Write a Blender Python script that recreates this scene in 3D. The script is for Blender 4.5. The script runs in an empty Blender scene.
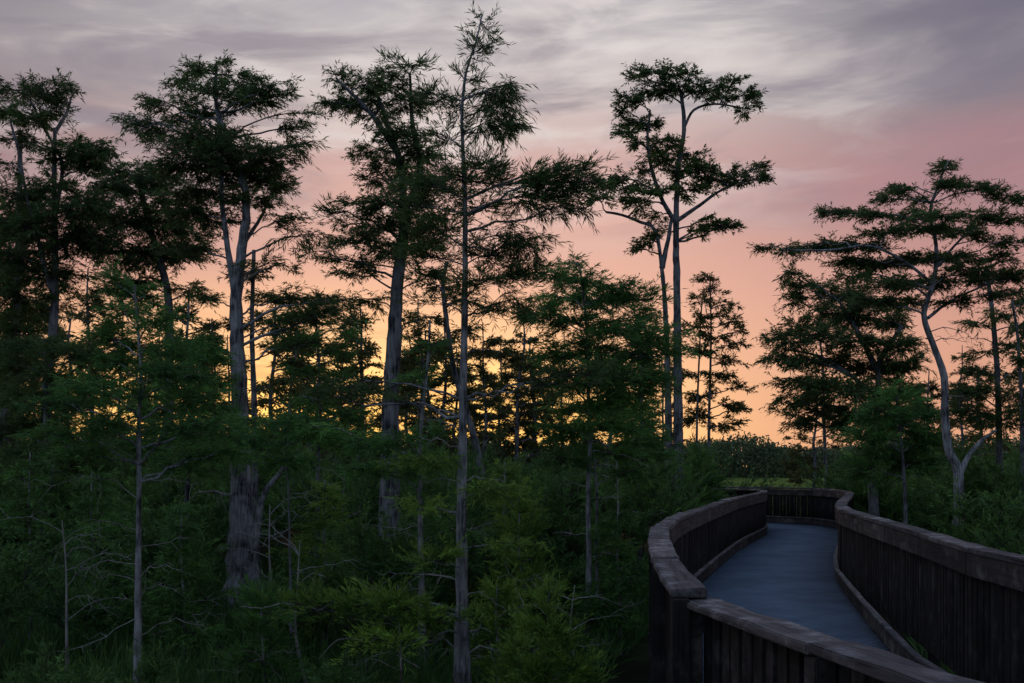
import bpy, math, random
import numpy as np
from mathutils import Vector, Matrix
rng = np.random.default_rng(11)
random.seed(11)
S = bpy.context.scene
COL = S.collection
F = 995.0; HY = 467.0; CH = 1.69; GZ = -1.2      # focal length in px, horizon row, eye height over the deck, swamp level

def W(px, py, Y):
    return np.array([(px - 512.0) / F * Y, Y, CH + (HY - py) / F * Y])

# ------------------------------------------------------------------ materials
def new_mat(name):
    m = bpy.data.materials.new(name); m.use_nodes = True
    nt = m.node_tree; nt.nodes.clear()
    return m, nt
def N(nt, t, **kw):
    n = nt.nodes.new(t)
    for k, v in kw.items():
        if k in n.inputs: n.inputs[k].default_value = v
        else: setattr(n, k, v)
    return n
def L(nt, a, b): nt.links.new(a, b)
def ramp(nt, fac, stops):
    r = N(nt, 'ShaderNodeValToRGB'); e = r.color_ramp.elements
    while len(e) > 1: e.remove(e[-1])
    e[0].position = stops[0][0]; e[0].color = (*stops[0][1], 1)
    for p, c in stops[1:]:
        x = e.new(p); x.color = (*c, 1)
    L(nt, fac, r.inputs[0]); return r.outputs[0]

def foliage_mat(name, dark, light, trans=0.35):
    m, nt = new_mat(name)
    out = N(nt, 'ShaderNodeOutputMaterial')
    at = N(nt, 'ShaderNodeAttribute', attribute_name='tint')
    c = ramp(nt, at.outputs['Fac'], [(0.0, dark), (0.75, light), (1.0, tuple(min(1, v * 1.5) for v in light))])
    d = N(nt, 'ShaderNodeBsdfPrincipled'); d.inputs['Roughness'].default_value = 0.6
    d.inputs['Specular IOR Level'].default_value = 0.25
    t = N(nt, 'ShaderNodeBsdfTranslucent')
    L(nt, c, d.inputs['Base Color']); L(nt, c, t.inputs['Color'])
    mx = N(nt, 'ShaderNodeMixShader'); mx.inputs[0].default_value = trans
    L(nt, d.outputs[0], mx.inputs[1]); L(nt, t.outputs[0], mx.inputs[2]); L(nt, mx.outputs[0], out.inputs[0])
    return m

def bark_mat(name, a, b, sc=9.0):
    m, nt = new_mat(name)
    out = N(nt, 'ShaderNodeOutputMaterial'); p = N(nt, 'ShaderNodeBsdfPrincipled')
    p.inputs['Roughness'].default_value = 0.9; p.inputs['Specular IOR Level'].default_value = 0.15
    tc = N(nt, 'ShaderNodeTexCoord'); mp = N(nt, 'ShaderNodeMapping'); mp.inputs['Scale'].default_value = (1, 1, 0.13)
    L(nt, tc.outputs['Object'], mp.inputs[0])
    n = N(nt, 'ShaderNodeTexNoise'); n.inputs['Scale'].default_value = sc * 2.5; n.inputs['Detail'].default_value = 6; n.inputs['Roughness'].default_value = 0.7
    L(nt, mp.outputs[0], n.inputs['Vector'])
    n2 = N(nt, 'ShaderNodeTexNoise'); n2.inputs['Scale'].default_value = 3.1; n2.inputs['Detail'].default_value = 4
    L(nt, tc.outputs['Object'], n2.inputs['Vector'])
    c1 = ramp(nt, n.outputs[0], [(0.42, a), (0.5, tuple(x * .45 + y * .55 for x, y in zip(a, b))), (0.6, b)])
    c2 = ramp(nt, n2.outputs[0], [(0.42, tuple(v * 0.5 for v in a)), (0.56, b)])
    mx = N(nt, 'ShaderNodeMix', data_type='RGBA'); mx.inputs[0].default_value = 0.45
    L(nt, c1, mx.inputs[6]); L(nt, c2, mx.inputs[7]); L(nt, mx.outputs[2], p.inputs['Base Color'])
    bp = N(nt, 'ShaderNodeBump'); bp.inputs['Strength'].default_value = 0.9; bp.inputs['Distance'].default_value = 0.06
    L(nt, n.outputs[0], bp.inputs['Height']); L(nt, bp.outputs[0], p.inputs['Normal'])
    L(nt, p.outputs[0], out.inputs[0]); return m

def wood_mat(name, a, b, lichen, vertical=False):
    m, nt = new_mat(name)
    out = N(nt, 'ShaderNodeOutputMaterial'); p = N(nt, 'ShaderNodeBsdfPrincipled')
    p.inputs['Roughness'].default_value = 0.85; p.inputs['Specular IOR Level'].default_value = 0.15
    tc = N(nt, 'ShaderNodeTexCoord'); oi = N(nt, 'ShaderNodeObjectInfo')
    mp = N(nt, 'ShaderNodeMapping'); mp.inputs['Scale'].default_value = (12, 12, 0.8) if vertical else (0.8, 12, 12)
    ad = N(nt, 'ShaderNodeVectorMath', operation='ADD')
    mu = N(nt, 'ShaderNodeMath', operation='MULTIPLY'); mu.inputs[1].default_value = 37.0
    L(nt, oi.outputs['Random'], mu.inputs[0]); L(nt, tc.outputs['Object'], ad.inputs[0]); L(nt, mu.outputs[0], ad.inputs[1])
    L(nt, ad.outputs[0], mp.inputs[0])
    n = N(nt, 'ShaderNodeTexNoise'); n.inputs['Scale'].default_value = 2.2; n.inputs['Detail'].default_value = 8; n.inputs['Roughness'].default_value = 0.7
    L(nt, mp.outputs[0], n.inputs['Vector'])
    n2 = N(nt, 'ShaderNodeTexNoise'); n2.inputs['Scale'].default_value = 4.5; n2.inputs['Detail'].default_value = 5; n2.inputs['Roughness'].default_value = 0.65
    L(nt, ad.outputs[0], n2.inputs['Vector'])
    c = ramp(nt, n.outputs[0], [(0.3, a), (0.7, b)])
    k = ramp(nt, n2.outputs[0], [(0.52, (0, 0, 0)), (0.68, (0.75, 0.75, 0.75))])
    mx = N(nt, 'ShaderNodeMix', data_type='RGBA'); L(nt, k, mx.inputs[0]); L(nt, c, mx.inputs[6]); mx.inputs[7].default_value = (*lichen, 1)
    k2 = ramp(nt, oi.outputs['Random'], [(0, (0.55, 0.56, 0.6)), (.5, (.9, .9, .9)), (1, (1.35, 1.3, 1.25))])
    m2 = N(nt, 'ShaderNodeMix', data_type='RGBA', blend_type='MULTIPLY'); m2.inputs[0].default_value = 1
    L(nt, mx.outputs[2], m2.inputs[6]); L(nt, k2, m2.inputs[7]); L(nt, m2.outputs[2], p.inputs['Base Color'])
    bp = N(nt, 'ShaderNodeBump'); bp.inputs['Strength'].default_value = 0.7; bp.inputs['Distance'].default_value = 0.008
    L(nt, n.outputs[0], bp.inputs['Height']); L(nt, bp.outputs[0], p.inputs['Normal'])
    L(nt, p.outputs[0], out.inputs[0]); return m

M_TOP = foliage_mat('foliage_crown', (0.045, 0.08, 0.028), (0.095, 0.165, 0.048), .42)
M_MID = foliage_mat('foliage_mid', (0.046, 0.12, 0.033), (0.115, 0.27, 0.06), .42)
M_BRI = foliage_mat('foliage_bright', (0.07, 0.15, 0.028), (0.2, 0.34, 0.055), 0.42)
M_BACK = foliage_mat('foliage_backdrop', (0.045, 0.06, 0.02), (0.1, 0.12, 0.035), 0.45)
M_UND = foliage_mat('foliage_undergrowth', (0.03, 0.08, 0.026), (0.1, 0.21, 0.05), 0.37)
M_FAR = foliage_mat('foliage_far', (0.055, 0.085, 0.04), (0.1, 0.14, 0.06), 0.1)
M_GRASS = foliage_mat('meadow_blades', (0.11, 0.19, 0.045), (0.21, 0.31, 0.08), 0.3)
M_TWIG = bark_mat('twig_bark', (0.03, 0.026, 0.022), (0.08, 0.07, 0.06))
M_BARK = bark_mat('cypress_bark', (0.022, 0.024, 0.027), (0.22, 0.23, 0.25))
M_PALE = bark_mat('pale_bark', (0.035, 0.038, 0.042), (0.36, 0.375, 0.40))
M_DEAD = bark_mat('dead_wood', (0.15, 0.145, 0.14), (0.36, 0.35, 0.34))
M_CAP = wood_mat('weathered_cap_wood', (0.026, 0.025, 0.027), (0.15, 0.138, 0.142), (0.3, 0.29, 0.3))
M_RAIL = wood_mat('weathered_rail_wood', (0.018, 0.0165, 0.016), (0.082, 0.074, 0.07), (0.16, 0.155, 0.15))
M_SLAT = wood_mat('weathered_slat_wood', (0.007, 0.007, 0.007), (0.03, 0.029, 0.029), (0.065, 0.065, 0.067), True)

# ------------------------------------------------------------------ mesh accumulation
class Acc:
    def __init__(s): s.v = []; s.f = []; s.t = []; s.m = []; s.n = 0
    def add(s, verts, quads, tint, mat):
        verts = np.asarray(verts, dtype=np.float64).reshape(-1, 3); quads = np.asarray(quads, dtype=np.int64).reshape(-1, 4)
        s.v.append(verts); s.f.append(quads + s.n); s.n += len(verts)
        s.t.append(np.broadcast_to(np.asarray(tint, dtype=np.float64), (len(quads),)).copy())
        s.m.append(np.full(len(quads), mat, dtype=np.int32))
    def build(s, name, mats, parent=None, origin=(0, 0, 0), smooth=False):
        me = bpy.data.meshes.new(name)
        v = np.concatenate(s.v) - np.asarray(origin, dtype=np.float64); q = np.concatenate(s.f); t = np.concatenate(s.t); mi = np.concatenate(s.m)
        me.vertices.add(len(v)); me.vertices.foreach_set('co', v.astype(np.float32).ravel())
        me.loops.add(len(q) * 4); me.loops.foreach_set('vertex_index', q.astype(np.int32).ravel())
        me.polygons.add(len(q)); me.polygons.foreach_set('loop_start', np.arange(0, len(q) * 4, 4, dtype=np.int32))
        try: me.polygons.foreach_set('loop_total', np.full(len(q), 4, dtype=np.int32))
        except Exception: pass
        me.polygons.foreach_set('material_index', mi)
        if smooth: me.polygons.foreach_set('use_smooth', np.ones(len(q), dtype=bool))
        a = me.attributes.new('tint', 'FLOAT', 'FACE'); a.data.foreach_set('value', t.astype(np.float32))
        me.update(calc_edges=True)
        for m in mats: me.materials.append(m)
        o = bpy.data.objects.new(name, me); COL.objects.link(o)
        if parent is not None: o.parent = parent
        return o

def norm(a):
    return a / (np.linalg.norm(a, axis=-1, keepdims=True) + 1e-9)

def tube(acc, pts, rad, n=8, mat=0, rough=0.0, flute=0.0):
    pts = np.asarray(pts, float); rad = np.asarray(rad, float)
    d = norm(np.gradient(pts, axis=0))
    mean = norm(pts[-1] - pts[0])
    ref = np.array([1.0, 0.2, 0]) if abs(mean[2]) > 0.6 else np.array([0, 0, 1.0])
    u = norm(np.cross(d, ref)); w = np.cross(d, u)
    a = np.linspace(0, 2 * math.pi, n, endpoint=False)
    rr = rad[:, None] * (1 + rough * rng.normal(size=(len(pts), n)))
    if flute:
        k = np.linspace(1, 0, len(pts))[:, None] ** 2
        rr = rr * (1 + flute * k * np.sin(a * 5 + 1)[None, :])
    V = pts[:, None, :] + rr[..., None] * (np.cos(a)[None, :, None] * u[:, None, :] + np.sin(a)[None, :, None] * w[:, None, :])
    i = np.arange(len(pts) - 1)[:, None] * n; j = np.arange(n)[None, :]; j2 = (j + 1) % n
    q = np.stack([i + j, i + j2, i + n + j2, i + n + j], -1).reshape(-1, 4)
    acc.add(V, q, 0.5, mat)
    # closed tip
    tip = V[-1].mean(0); k0 = len(pts) * n
    cap = np.array([[(n * 0) + t, (t + 1) % n, n, n] for t in range(0)]).reshape(-1, 4)

def smooth_path(P, step):
    P = np.asarray(P, float)
    if len(P) < 3:
        n = max(2, int(np.linalg.norm(P[-1] - P[0]) / step) + 1)
        return P[0] + (P[-1] - P[0]) * np.linspace(0, 1, n)[:, None]
    Q = np.vstack([2 * P[0] - P[1], P, 2 * P[-1] - P[-2]]); out = []
    for i in range(1, len(Q) - 2):
        n = max(2, int(np.linalg.norm(Q[i + 1] - Q[i]) / step) + 1)
        t = np.linspace(0, 1, n, endpoint=False)[:, None]
        a, b, c, d = Q[i - 1], Q[i], Q[i + 1], Q[i + 2]
        out.append(0.5 * (2 * b + (c - a) * t + (2 * a - 5 * b + 4 * c - d) * t ** 2 + (3 * b - a - 3 * c + d) * t ** 3))
    out.append(P[-1:])
    return np.vstack(out)

def twigs(acc, P0, P1, P2, r, mat):
    n = len(P0)
    if n == 0: return
    d = norm(P2 - P0); ref = rng.normal(size=(n, 3)); u = norm(np.cross(d, ref)); w = np.cross(d, u)
    V = np.empty((n, 9, 3))
    for k, (P, s) in enumerate(((P0, 1.0), (P1, 0.7), (P2, 0.25))):
        for j, an in enumerate((0, 2.094, 4.189)):
            V[:, k * 3 + j] = P + (r * s)[:, None] * (math.cos(an) * u + math.sin(an) * w)
    b = np.array([[k * 3 + j, k * 3 + (j + 1) % 3, k * 3 + 3 + (j + 1) % 3, k * 3 + 3 + j] for k in range(2) for j in range(3)])
    q = (np.arange(n)[:, None, None] * 9 + b[None]).reshape(-1, 4)
    acc.add(V, q, 0.5, mat)

def leaves(acc, P, D, Ln, Wd, tint, mat=0):
    n = len(P)
    D = norm(D); s = norm(np.cross(D, rng.normal(size=(n, 3))))
    bend = np.array([0, 0, -0.12]) * Ln[:, None]
    V = np.empty((n, 4, 3)); V[:, 0] = P
    mid = P + D * (Ln * 0.45)[:, None]
    V[:, 1] = mid + s * (Wd * 0.5)[:, None]; V[:, 3] = mid - s * (Wd * 0.5)[:, None]
    V[:, 2] = P + D * Ln[:, None] + bend
    acc.add(V, np.arange(n * 4).reshape(n, 4), tint, mat)

def pad(leaf, wood, limb, C, R, px, style, cover=1.0):
    """one spray of foliage: twigs leave the limb, each carries sub-twigs with feathery leaf sprigs on both sides"""
    Lp, Wp = style['L'] * px, style['W'] * px
    area = math.pi * (R[0] / px) * (R[2] / px)
    total = int(cover * area / (0.3 * style['L'] * style['W'])) + 30
    nl = style['nl']; ns = style['ns']
    nt = max(5, int(total / (nl * ns)))
    t = rng.uniform(0.5, 1.0, nt); i = np.clip((t * (len(limb) - 1)).astype(int), 0, len(limb) - 1)
    P0 = limb[i]
    dirs = norm(rng.normal(size=(nt, 3))); rr = rng.uniform(0.25, 1.3, nt) ** 0.85
    P2 = C + dirs * rr[:, None] * np.asarray(R)
    P1 = (P0 + P2) / 2; P1[:, 2] += rng.uniform(-0.05, 0.18, nt) * np.linalg.norm(P2 - P0, axis=1)
    twigs(wood, P0, P1, P2, np.full(nt, style['r'] * px) * rng.uniform(0.6, 1.3, nt), 1)
    base_t = rng.normal(0.0, 0.15)
    # sub twigs
    ti = np.repeat(np.arange(nt), ns); m = len(ti)
    tt = rng.uniform(0.3, 1.0, m)[:, None]
    A = (1 - tt) ** 2 * P0[ti] + 2 * tt * (1 - tt) * P1[ti] + tt ** 2 * P2[ti]
    d0 = norm(P2 - P0)[ti]; side = norm(np.cross(d0, [0, 0, 1.0])) * rng.choice([-1, 1], m)[:, None]
    sd = norm(d0 * 0.7 + side * rng.uniform(0.2, 1.2, m)[:, None] + np.array([0, 0, 1.0]) * rng.normal(style['up'], 0.3, m)[:, None] + rng.normal(0, 0.18, (m, 3)))
    sl = style['sub'] * px * rng.uniform(0.5, 1.4, m)
    B = A + sd * sl[:, None]
    B[:, 2] -= 0.12 * sl
    twigs(wood, A, (A + B) / 2 + np.array([0, 0, 0.05]) * sl[:, None], B, np.full(m, style['r'] * px * 0.45), 1)
    # sprigs
    li = np.repeat(np.arange(m), nl); k = len(li)
    u = rng.uniform(0.05, 1.0, k)[:, None]
    P = A[li] + (B - A)[li] * u
    s2 = norm(np.cross(sd[li], [0, 0, 1.0]) + rng.normal(0, 0.25, (k, 3))) * rng.choice([-1, 1], k)[:, None]
    D = sd[li] * 0.8 + s2 * style['spread'] + np.array([0, 0, 1.0]) * rng.normal(style['lup'], 0.35, k)[:, None]
    tint = np.clip(0.45 + base_t + rng.normal(0, 0.16, m)[li] + rng.normal(0, 0.07, k), 0, 1)
    leaves(leaf, P, D, Lp * rng.uniform(0.6, 1.3, k), Wp * rng.uniform(0.7, 1.3, k), tint)

ST_FAR = dict(L=5.5, W=0.95, nl=9, ns=8, up=-0.02, lup=-0.1, spread=0.7, sub=11, r=0.35)
ST_FAR2 = dict(L=4.6, W=1.05, nl=9, ns=8, up=0.05, lup=0.0, spread=0.75, sub=8, r=0.32)
ST_MID = dict(L=7.0, W=0.95, nl=10, ns=8, up=0.0, lup=0.0, spread=0.7, sub=16, r=0.4)
ST_OPEN = dict(L=9.0, W=0.95, nl=9, ns=5, up=0.2, lup=0.35, spread=0.55, sub=19, r=0.5)
ST_DROOP = dict(L=9.5, W=0.95, nl=10, ns=5, up=-0.3, lup=-0.35, spread=0.5, sub=19, r=0.5)
ST_UP = dict(L=9.0, W=1.0, nl=14, ns=5, up=0.45, lup=0.45, spread=0.5, sub=24, r=0.5)
ST_SHRUB = dict(L=6.5, W=1.15, nl=16, ns=6, up=0.15, lup=0.15, spread=0.65, sub=17, r=0.4)
ST_FLAT = dict(ST_FAR, up=0.03, lup=0.05, fl=0.62)
ST_UPB = dict(ST_UP, bright=True); ST_MIDB = dict(ST_MID, bright=True)
CV = 2.35

def limb_path(A, C, n=9, arch=None):
    arch = rng.uniform(0.02, 0.16) if arch is None else arch
    d = np.linalg.norm(C - A)
    mid = (A + C) / 2 + np.array([0, 0, arch * d]) + rng.normal(0, 0.05, 3) * d
    t = np.linspace(0, 1, n)[:, None]
    p = (1 - t) ** 2 * A + 2 * t * (1 - t) * mid + t ** 2 * C
    p[1:-1] += rng.normal(0, 0.018, (n - 2, 3)) * d
    return p

def root_empty(name, label, cat, loc, group=None, kind=None):
    o = bpy.data.objects.new(name, None); COL.objects.link(o); o.location = loc
    o.empty_display_size = 0.3
    o['label'] = label; o['category'] = cat
    if group: o['group'] = group
    if kind: o['kind'] = kind
    return o

def dead_branch(root, origin, A, D, ln, r, forks=6):
    """bare pale branch that arcs away from the trunk"""
    a = Acc()
    n = 8; t = np.linspace(0, 1, n)[:, None]
    D = norm(np.asarray(D, float)); perp = norm(np.cross(D, rng.normal(size=3)))
    p = A + D * ln * t + np.array([0, 0, 1.0]) * ln * (0.22 * t - rng.uniform(0.25, 0.6) * t ** 2) + perp * ln * 0.12 * np.sin(t * 3)
    p[1:] += rng.normal(0, .02, (n - 1, 3)) * ln
    tube(a, p, r * np.linspace(1, 0.25, n), 6)
    for _ in range(forks):
        k = rng.integers(2, n - 1); d2 = norm(D * 0.6 + rng.normal(0, 0.6, 3)); l2 = ln * rng.uniform(0.15, 0.4)
        q = p[k] + d2 * l2 * np.linspace(0, 1, 4)[:, None]; q[2:, 2] -= rng.uniform(0, .35) * l2; q[1:] += rng.normal(0, .05, (3, 3)) * l2
        tube(a, q, r * 0.5 * np.linspace(1, 0.3, 4), 5)
    o = a.build('dead_branch', [M_DEAD], root, origin, True)
    return o

def tree(name, label, cat, Y, stems, pads, style=ST_MID, mat=M_MID, bark=M_BARK, cover=1.0, group=None,
         depth=0.8, dead=(), snag=(), limb_r=0.45, ex=0.8, rise=0.24):
    """stems: list of (points [(px,py,dY)], radius_px base, radius_px tip); pads: (px,py,rx,ry[,dY])"""
    px = Y / F
    P0 = stems[0][0][0]
    base = W(P0[0], P0[1], Y + (P0[2] if len(P0) > 2 else 0)); base[2] = GZ
    root = root_empty(name, label, cat, tuple(base), group)
    tr = Acc(); allp = []; allr = []
    for si, (pts, rb, rt) in enumerate(stems):
        Pw = [W(p[0], p[1], Y + (p[2] if len(p) > 2 else 0)) for p in pts]
        if si == 0 and Pw[0][2] > GZ - 0.05: Pw.insert(0, np.array([Pw[0][0], Pw[0][1], GZ - 0.15]))
        elif si == 0: Pw[0][2] = GZ - 0.15
        path = smooth_path(Pw, 0.22)
        path[1:-1, :2] += rng.normal(0, 0.006, (len(path) - 2, 2)) * (rb * px * 4)
        t = np.linspace(0, 1, len(path)); r = (rb + (rt - rb) * t ** ex) * px
        if si == 0:
            hz = path[:, 2] - GZ
            r = r * (1 + 0.75 * np.exp(-hz / 0.55))
        tube(tr, path, r, 12, rough=0.05, flute=0.13 if si == 0 else 0.0)
        allp.append(path); allr.append(r)
    AP = np.vstack(allp); AR = np.concatenate(allr)
    cr = Acc(); br = Acc()
    for p in pads:
        x, y, rx, ry = p[:4]
        dy = p[4] if len(p) > 4 else rng.uniform(-1, 1) * depth * (0.35 + rx / 60.0)
        cv = p[5] if len(p) > 5 else 1.0
        C = W(x, y, Y + dy); R = np.array([rx * px * 1.12, rx * px * 0.85, ry * px * 1.3 * (p[6] if len(p) > 6 else style).get('fl', 1.0)])
        hd = np.linalg.norm(AP[:, :2] - C[:2], axis=1)
        want = C[2] - rise * hd - 0.08
        score = np.abs(AP[:, 2] - want) + 0.35 * hd + np.where(AP[:, 2] < GZ + 0.4, 5, 0)
        k = int(np.argmin(score)); A = AP[k]
        end = C + (C - A) * 0.12; lp = limb_path(A, end)
        ln = np.linalg.norm(end - A)
        r0 = min(AR[k] * 0.6, max(0.9 * px, limb_r * (0.025 * ln + 0.015)))
        tube(tr, lp, np.linspace(r0, max(0.35 * px, r0 * 0.22), len(lp)), 6, rough=0.05)
        st = p[6] if len(p) > 6 else style
        a_ = br if st.get('bright') else cr
        pad(a_, a_, lp, C, R, px, st, cover * cv * CV)
    trunk = tr.build('trunk', [bark], root, base, True)
    if pads: cr.build('crown', [mat, M_TWIG], root, base)
    if br.n: br.build('low_spray', [M_BRI, M_TWIG], root, base)
    for (x, y, dx, dz, ln) in dead:
        k = int(np.argmin(np.abs(allp[0][:, 2] - W(x, y, Y)[2]))); A = allp[0][k]
        dead_branch(root, base, A, (dx, rng.uniform(-0.6, 0.3), dz), ln, max(0.6 * px, AR[k] * 0.16))
    for (pts, r0) in snag:
        a = Acc(); pp = smooth_path([W(q[0], q[1], Y) for q in pts], 0.15)
        pp[1:-1] += rng.normal(0, 0.3 * px, (len(pp) - 2, 3))
        tube(a, pp, np.linspace(r0 * px, r0 * px * 0.3, len(pp)), 7, rough=0.1)
        a.build('dead_branch', [M_DEAD], root, base, True)
    return root

# ------------------------------------------------------------------ the named trees
CY = 'cypress tree'
tree('cypress_tree', 'tall dark flat-topped cypress at the left edge with a bare curved snag beside its top', CY, 24,
     [([(50, 545), (47, 400), (54, 320), (55, 250), (54, 180), (55, 128)], 8.5, 1.8), ([(55, 215), (62, 165, .3), (45, 130, .5), (30, 100, .6)], 2.5, .9),
      ([(54, 300), (30, 210, -.5), (18, 150, -.8), (10, 120, -1)], 2.5, .9)],
     [(18, 92, 26, 11), (50, 95, 28, 9), (62, 86, 14, 7), (8, 112, 16, 9), (40, 110, 26, 7), (15, 140, 24, 7), (5, 165, 12, 7), (30, 120, 24, 7),
      (80, 150, 26, 12), (98, 146, 20, 8), (64, 158, 30, 10), (90, 165, 25, 8), (55, 185, 26, 10), (20, 195, 30, 14), (75, 205, 36, 16),
      (30, 225, 40, 18), (60, 240, 45, 18), (15, 255, 35, 18), (90, 235, 26, 14), (45, 275, 45, 16), (10, 295, 28, 16), (60, 300, 30, 8, 0, .5),
      (15, 335, 28, 18), (10, 370, 28, 18), (35, 395, 36, 14)],
     ST_FAR, M_TOP, cover=.9, snag=[([(55, 132), (64, 118), (69, 108), (71, 98), (75, 92)], 2.0), ([(69, 108), (79, 106)], .8)])
tree('cypress_tree', 'dark cypress behind the left edge, its trunk leaning right and half hidden by leaves', CY, 29,
     [([(4, 530), (6, 400), (16, 300), (20, 190), (20, 130)], 7, 2)],
     [(5, 230, 26, 14), (25, 210, 26, 12), (0, 270, 26, 16), (35, 310, 26, 12), (0, 320, 22, 16), (25, 360, 30, 14), (5, 410, 30, 16)],
     ST_FAR, M_TOP, cover=1.2)
tree('cypress_tree', 'lower bushy cypress with a kinked trunk between the left edge tree and the broad-crowned one', CY, 26,
     [([(168, 540), (168, 440), (169, 370), (168, 295), (158, 255), (146, 215), (140, 180)], 7.5, 2.5)],
     [(112, 172, 20, 8), (135, 172, 24, 8), (160, 178, 26, 10), (110, 192, 26, 12), (140, 195, 34, 12), (175, 200, 26, 12), (95, 218, 22, 14),
      (130, 222, 42, 14), (170, 225, 36, 14), (110, 250, 34, 14), (150, 255, 40, 14), (190, 250, 30, 12), (130, 282, 34, 9), (195, 290, 26, 8, 0, .6),
      (105, 290, 24, 8, 0, .6)],
     ST_FAR, M_TOP, cover=.95)
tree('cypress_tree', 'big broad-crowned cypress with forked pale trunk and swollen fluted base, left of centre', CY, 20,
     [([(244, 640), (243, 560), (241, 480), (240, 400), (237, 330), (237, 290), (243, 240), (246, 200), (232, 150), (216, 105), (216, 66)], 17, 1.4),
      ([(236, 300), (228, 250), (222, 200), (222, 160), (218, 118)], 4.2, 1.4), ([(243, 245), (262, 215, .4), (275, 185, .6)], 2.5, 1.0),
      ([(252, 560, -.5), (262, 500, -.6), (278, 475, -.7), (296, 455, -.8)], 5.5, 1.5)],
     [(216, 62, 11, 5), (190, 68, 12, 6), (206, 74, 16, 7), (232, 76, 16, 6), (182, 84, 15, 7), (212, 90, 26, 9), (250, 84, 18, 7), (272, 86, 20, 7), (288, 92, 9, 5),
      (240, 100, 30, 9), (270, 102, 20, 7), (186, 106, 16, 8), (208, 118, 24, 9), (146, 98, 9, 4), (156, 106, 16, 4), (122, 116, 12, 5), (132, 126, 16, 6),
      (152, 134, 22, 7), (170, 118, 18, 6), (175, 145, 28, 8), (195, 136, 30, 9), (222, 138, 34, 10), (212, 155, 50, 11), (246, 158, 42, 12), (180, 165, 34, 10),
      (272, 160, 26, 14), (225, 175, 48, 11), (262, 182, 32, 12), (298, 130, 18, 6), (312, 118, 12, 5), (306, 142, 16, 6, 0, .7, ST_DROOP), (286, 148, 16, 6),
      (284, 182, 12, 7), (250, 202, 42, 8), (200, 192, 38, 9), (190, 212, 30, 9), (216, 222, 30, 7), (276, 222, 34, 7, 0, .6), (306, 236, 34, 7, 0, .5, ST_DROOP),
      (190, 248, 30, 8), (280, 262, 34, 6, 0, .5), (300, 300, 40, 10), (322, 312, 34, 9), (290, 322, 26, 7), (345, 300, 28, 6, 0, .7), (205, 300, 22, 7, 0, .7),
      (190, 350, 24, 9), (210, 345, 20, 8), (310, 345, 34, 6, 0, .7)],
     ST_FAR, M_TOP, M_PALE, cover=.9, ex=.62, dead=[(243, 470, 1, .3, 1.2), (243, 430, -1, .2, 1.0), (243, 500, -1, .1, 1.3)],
     snag=[([(222, 138), (213, 128), (208, 118)], 1.2), ([(222, 140), (232, 130), (244, 126)], 1.0), ([(222, 134), (216, 124), (220, 116)], .8), ([(238, 285), (258, 272), (285, 262)], 1.6),
           ([(241, 346), (262, 336), (290, 332)], 1.8)])
tree('cypress_tree', 'thick straight cypress with a ragged spreading top, just left of the slender front trunk', CY, 18.5,
     [([(390, 610), (390, 500), (391, 400), (395, 330), (398, 280), (404, 220), (400, 165), (388, 125), (376, 92)], 12.5, 1.8),
      ([(403, 215), (420, 170, .3), (412, 120, .3), (410, 75, .2)], 4, 1.2), ([(396, 150), (372, 115, -.2), (350, 92, -.3), (336, 78, -.3)], 3, 1.0)],
     [(336, 76, 11, 5), (350, 84, 16, 6), (384, 70, 14, 4), (372, 84, 20, 8), (324, 104, 14, 5), (342, 106, 20, 6), (362, 100, 24, 9), (392, 88, 24, 9), (412, 66, 14, 6, 0, .8, ST_OPEN),
      (398, 62, 10, 5, 0, .6, ST_OPEN), (410, 104, 26, 10), (380, 112, 22, 8, 0, .8), (398, 132, 32, 11), (372, 152, 22, 8), (420, 150, 26, 12), (398, 166, 36, 10), (372, 178, 22, 8),
      (425, 182, 34, 12), (388, 200, 42, 11), (356, 205, 22, 6), (420, 216, 34, 10), (378, 228, 42, 10), (350, 240, 32, 7), (432, 242, 34, 9), (322, 214, 16, 3, 0, .6, ST_OPEN),
      (316, 256, 30, 5, 0, .6), (390, 252, 40, 9), (360, 262, 30, 6), (432, 275, 28, 7), (340, 275, 26, 5, 0, .7), (365, 300, 24, 6, 0, .7)],
     ST_FAR, M_TOP, cover=.9, ex=1.1, dead=[(391, 560, -1, .2, .9), (391, 520, 1, .2, .8)], snag=[([(398, 240), (372, 215), (352, 200), (338, 196)], 1.0)])
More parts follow.
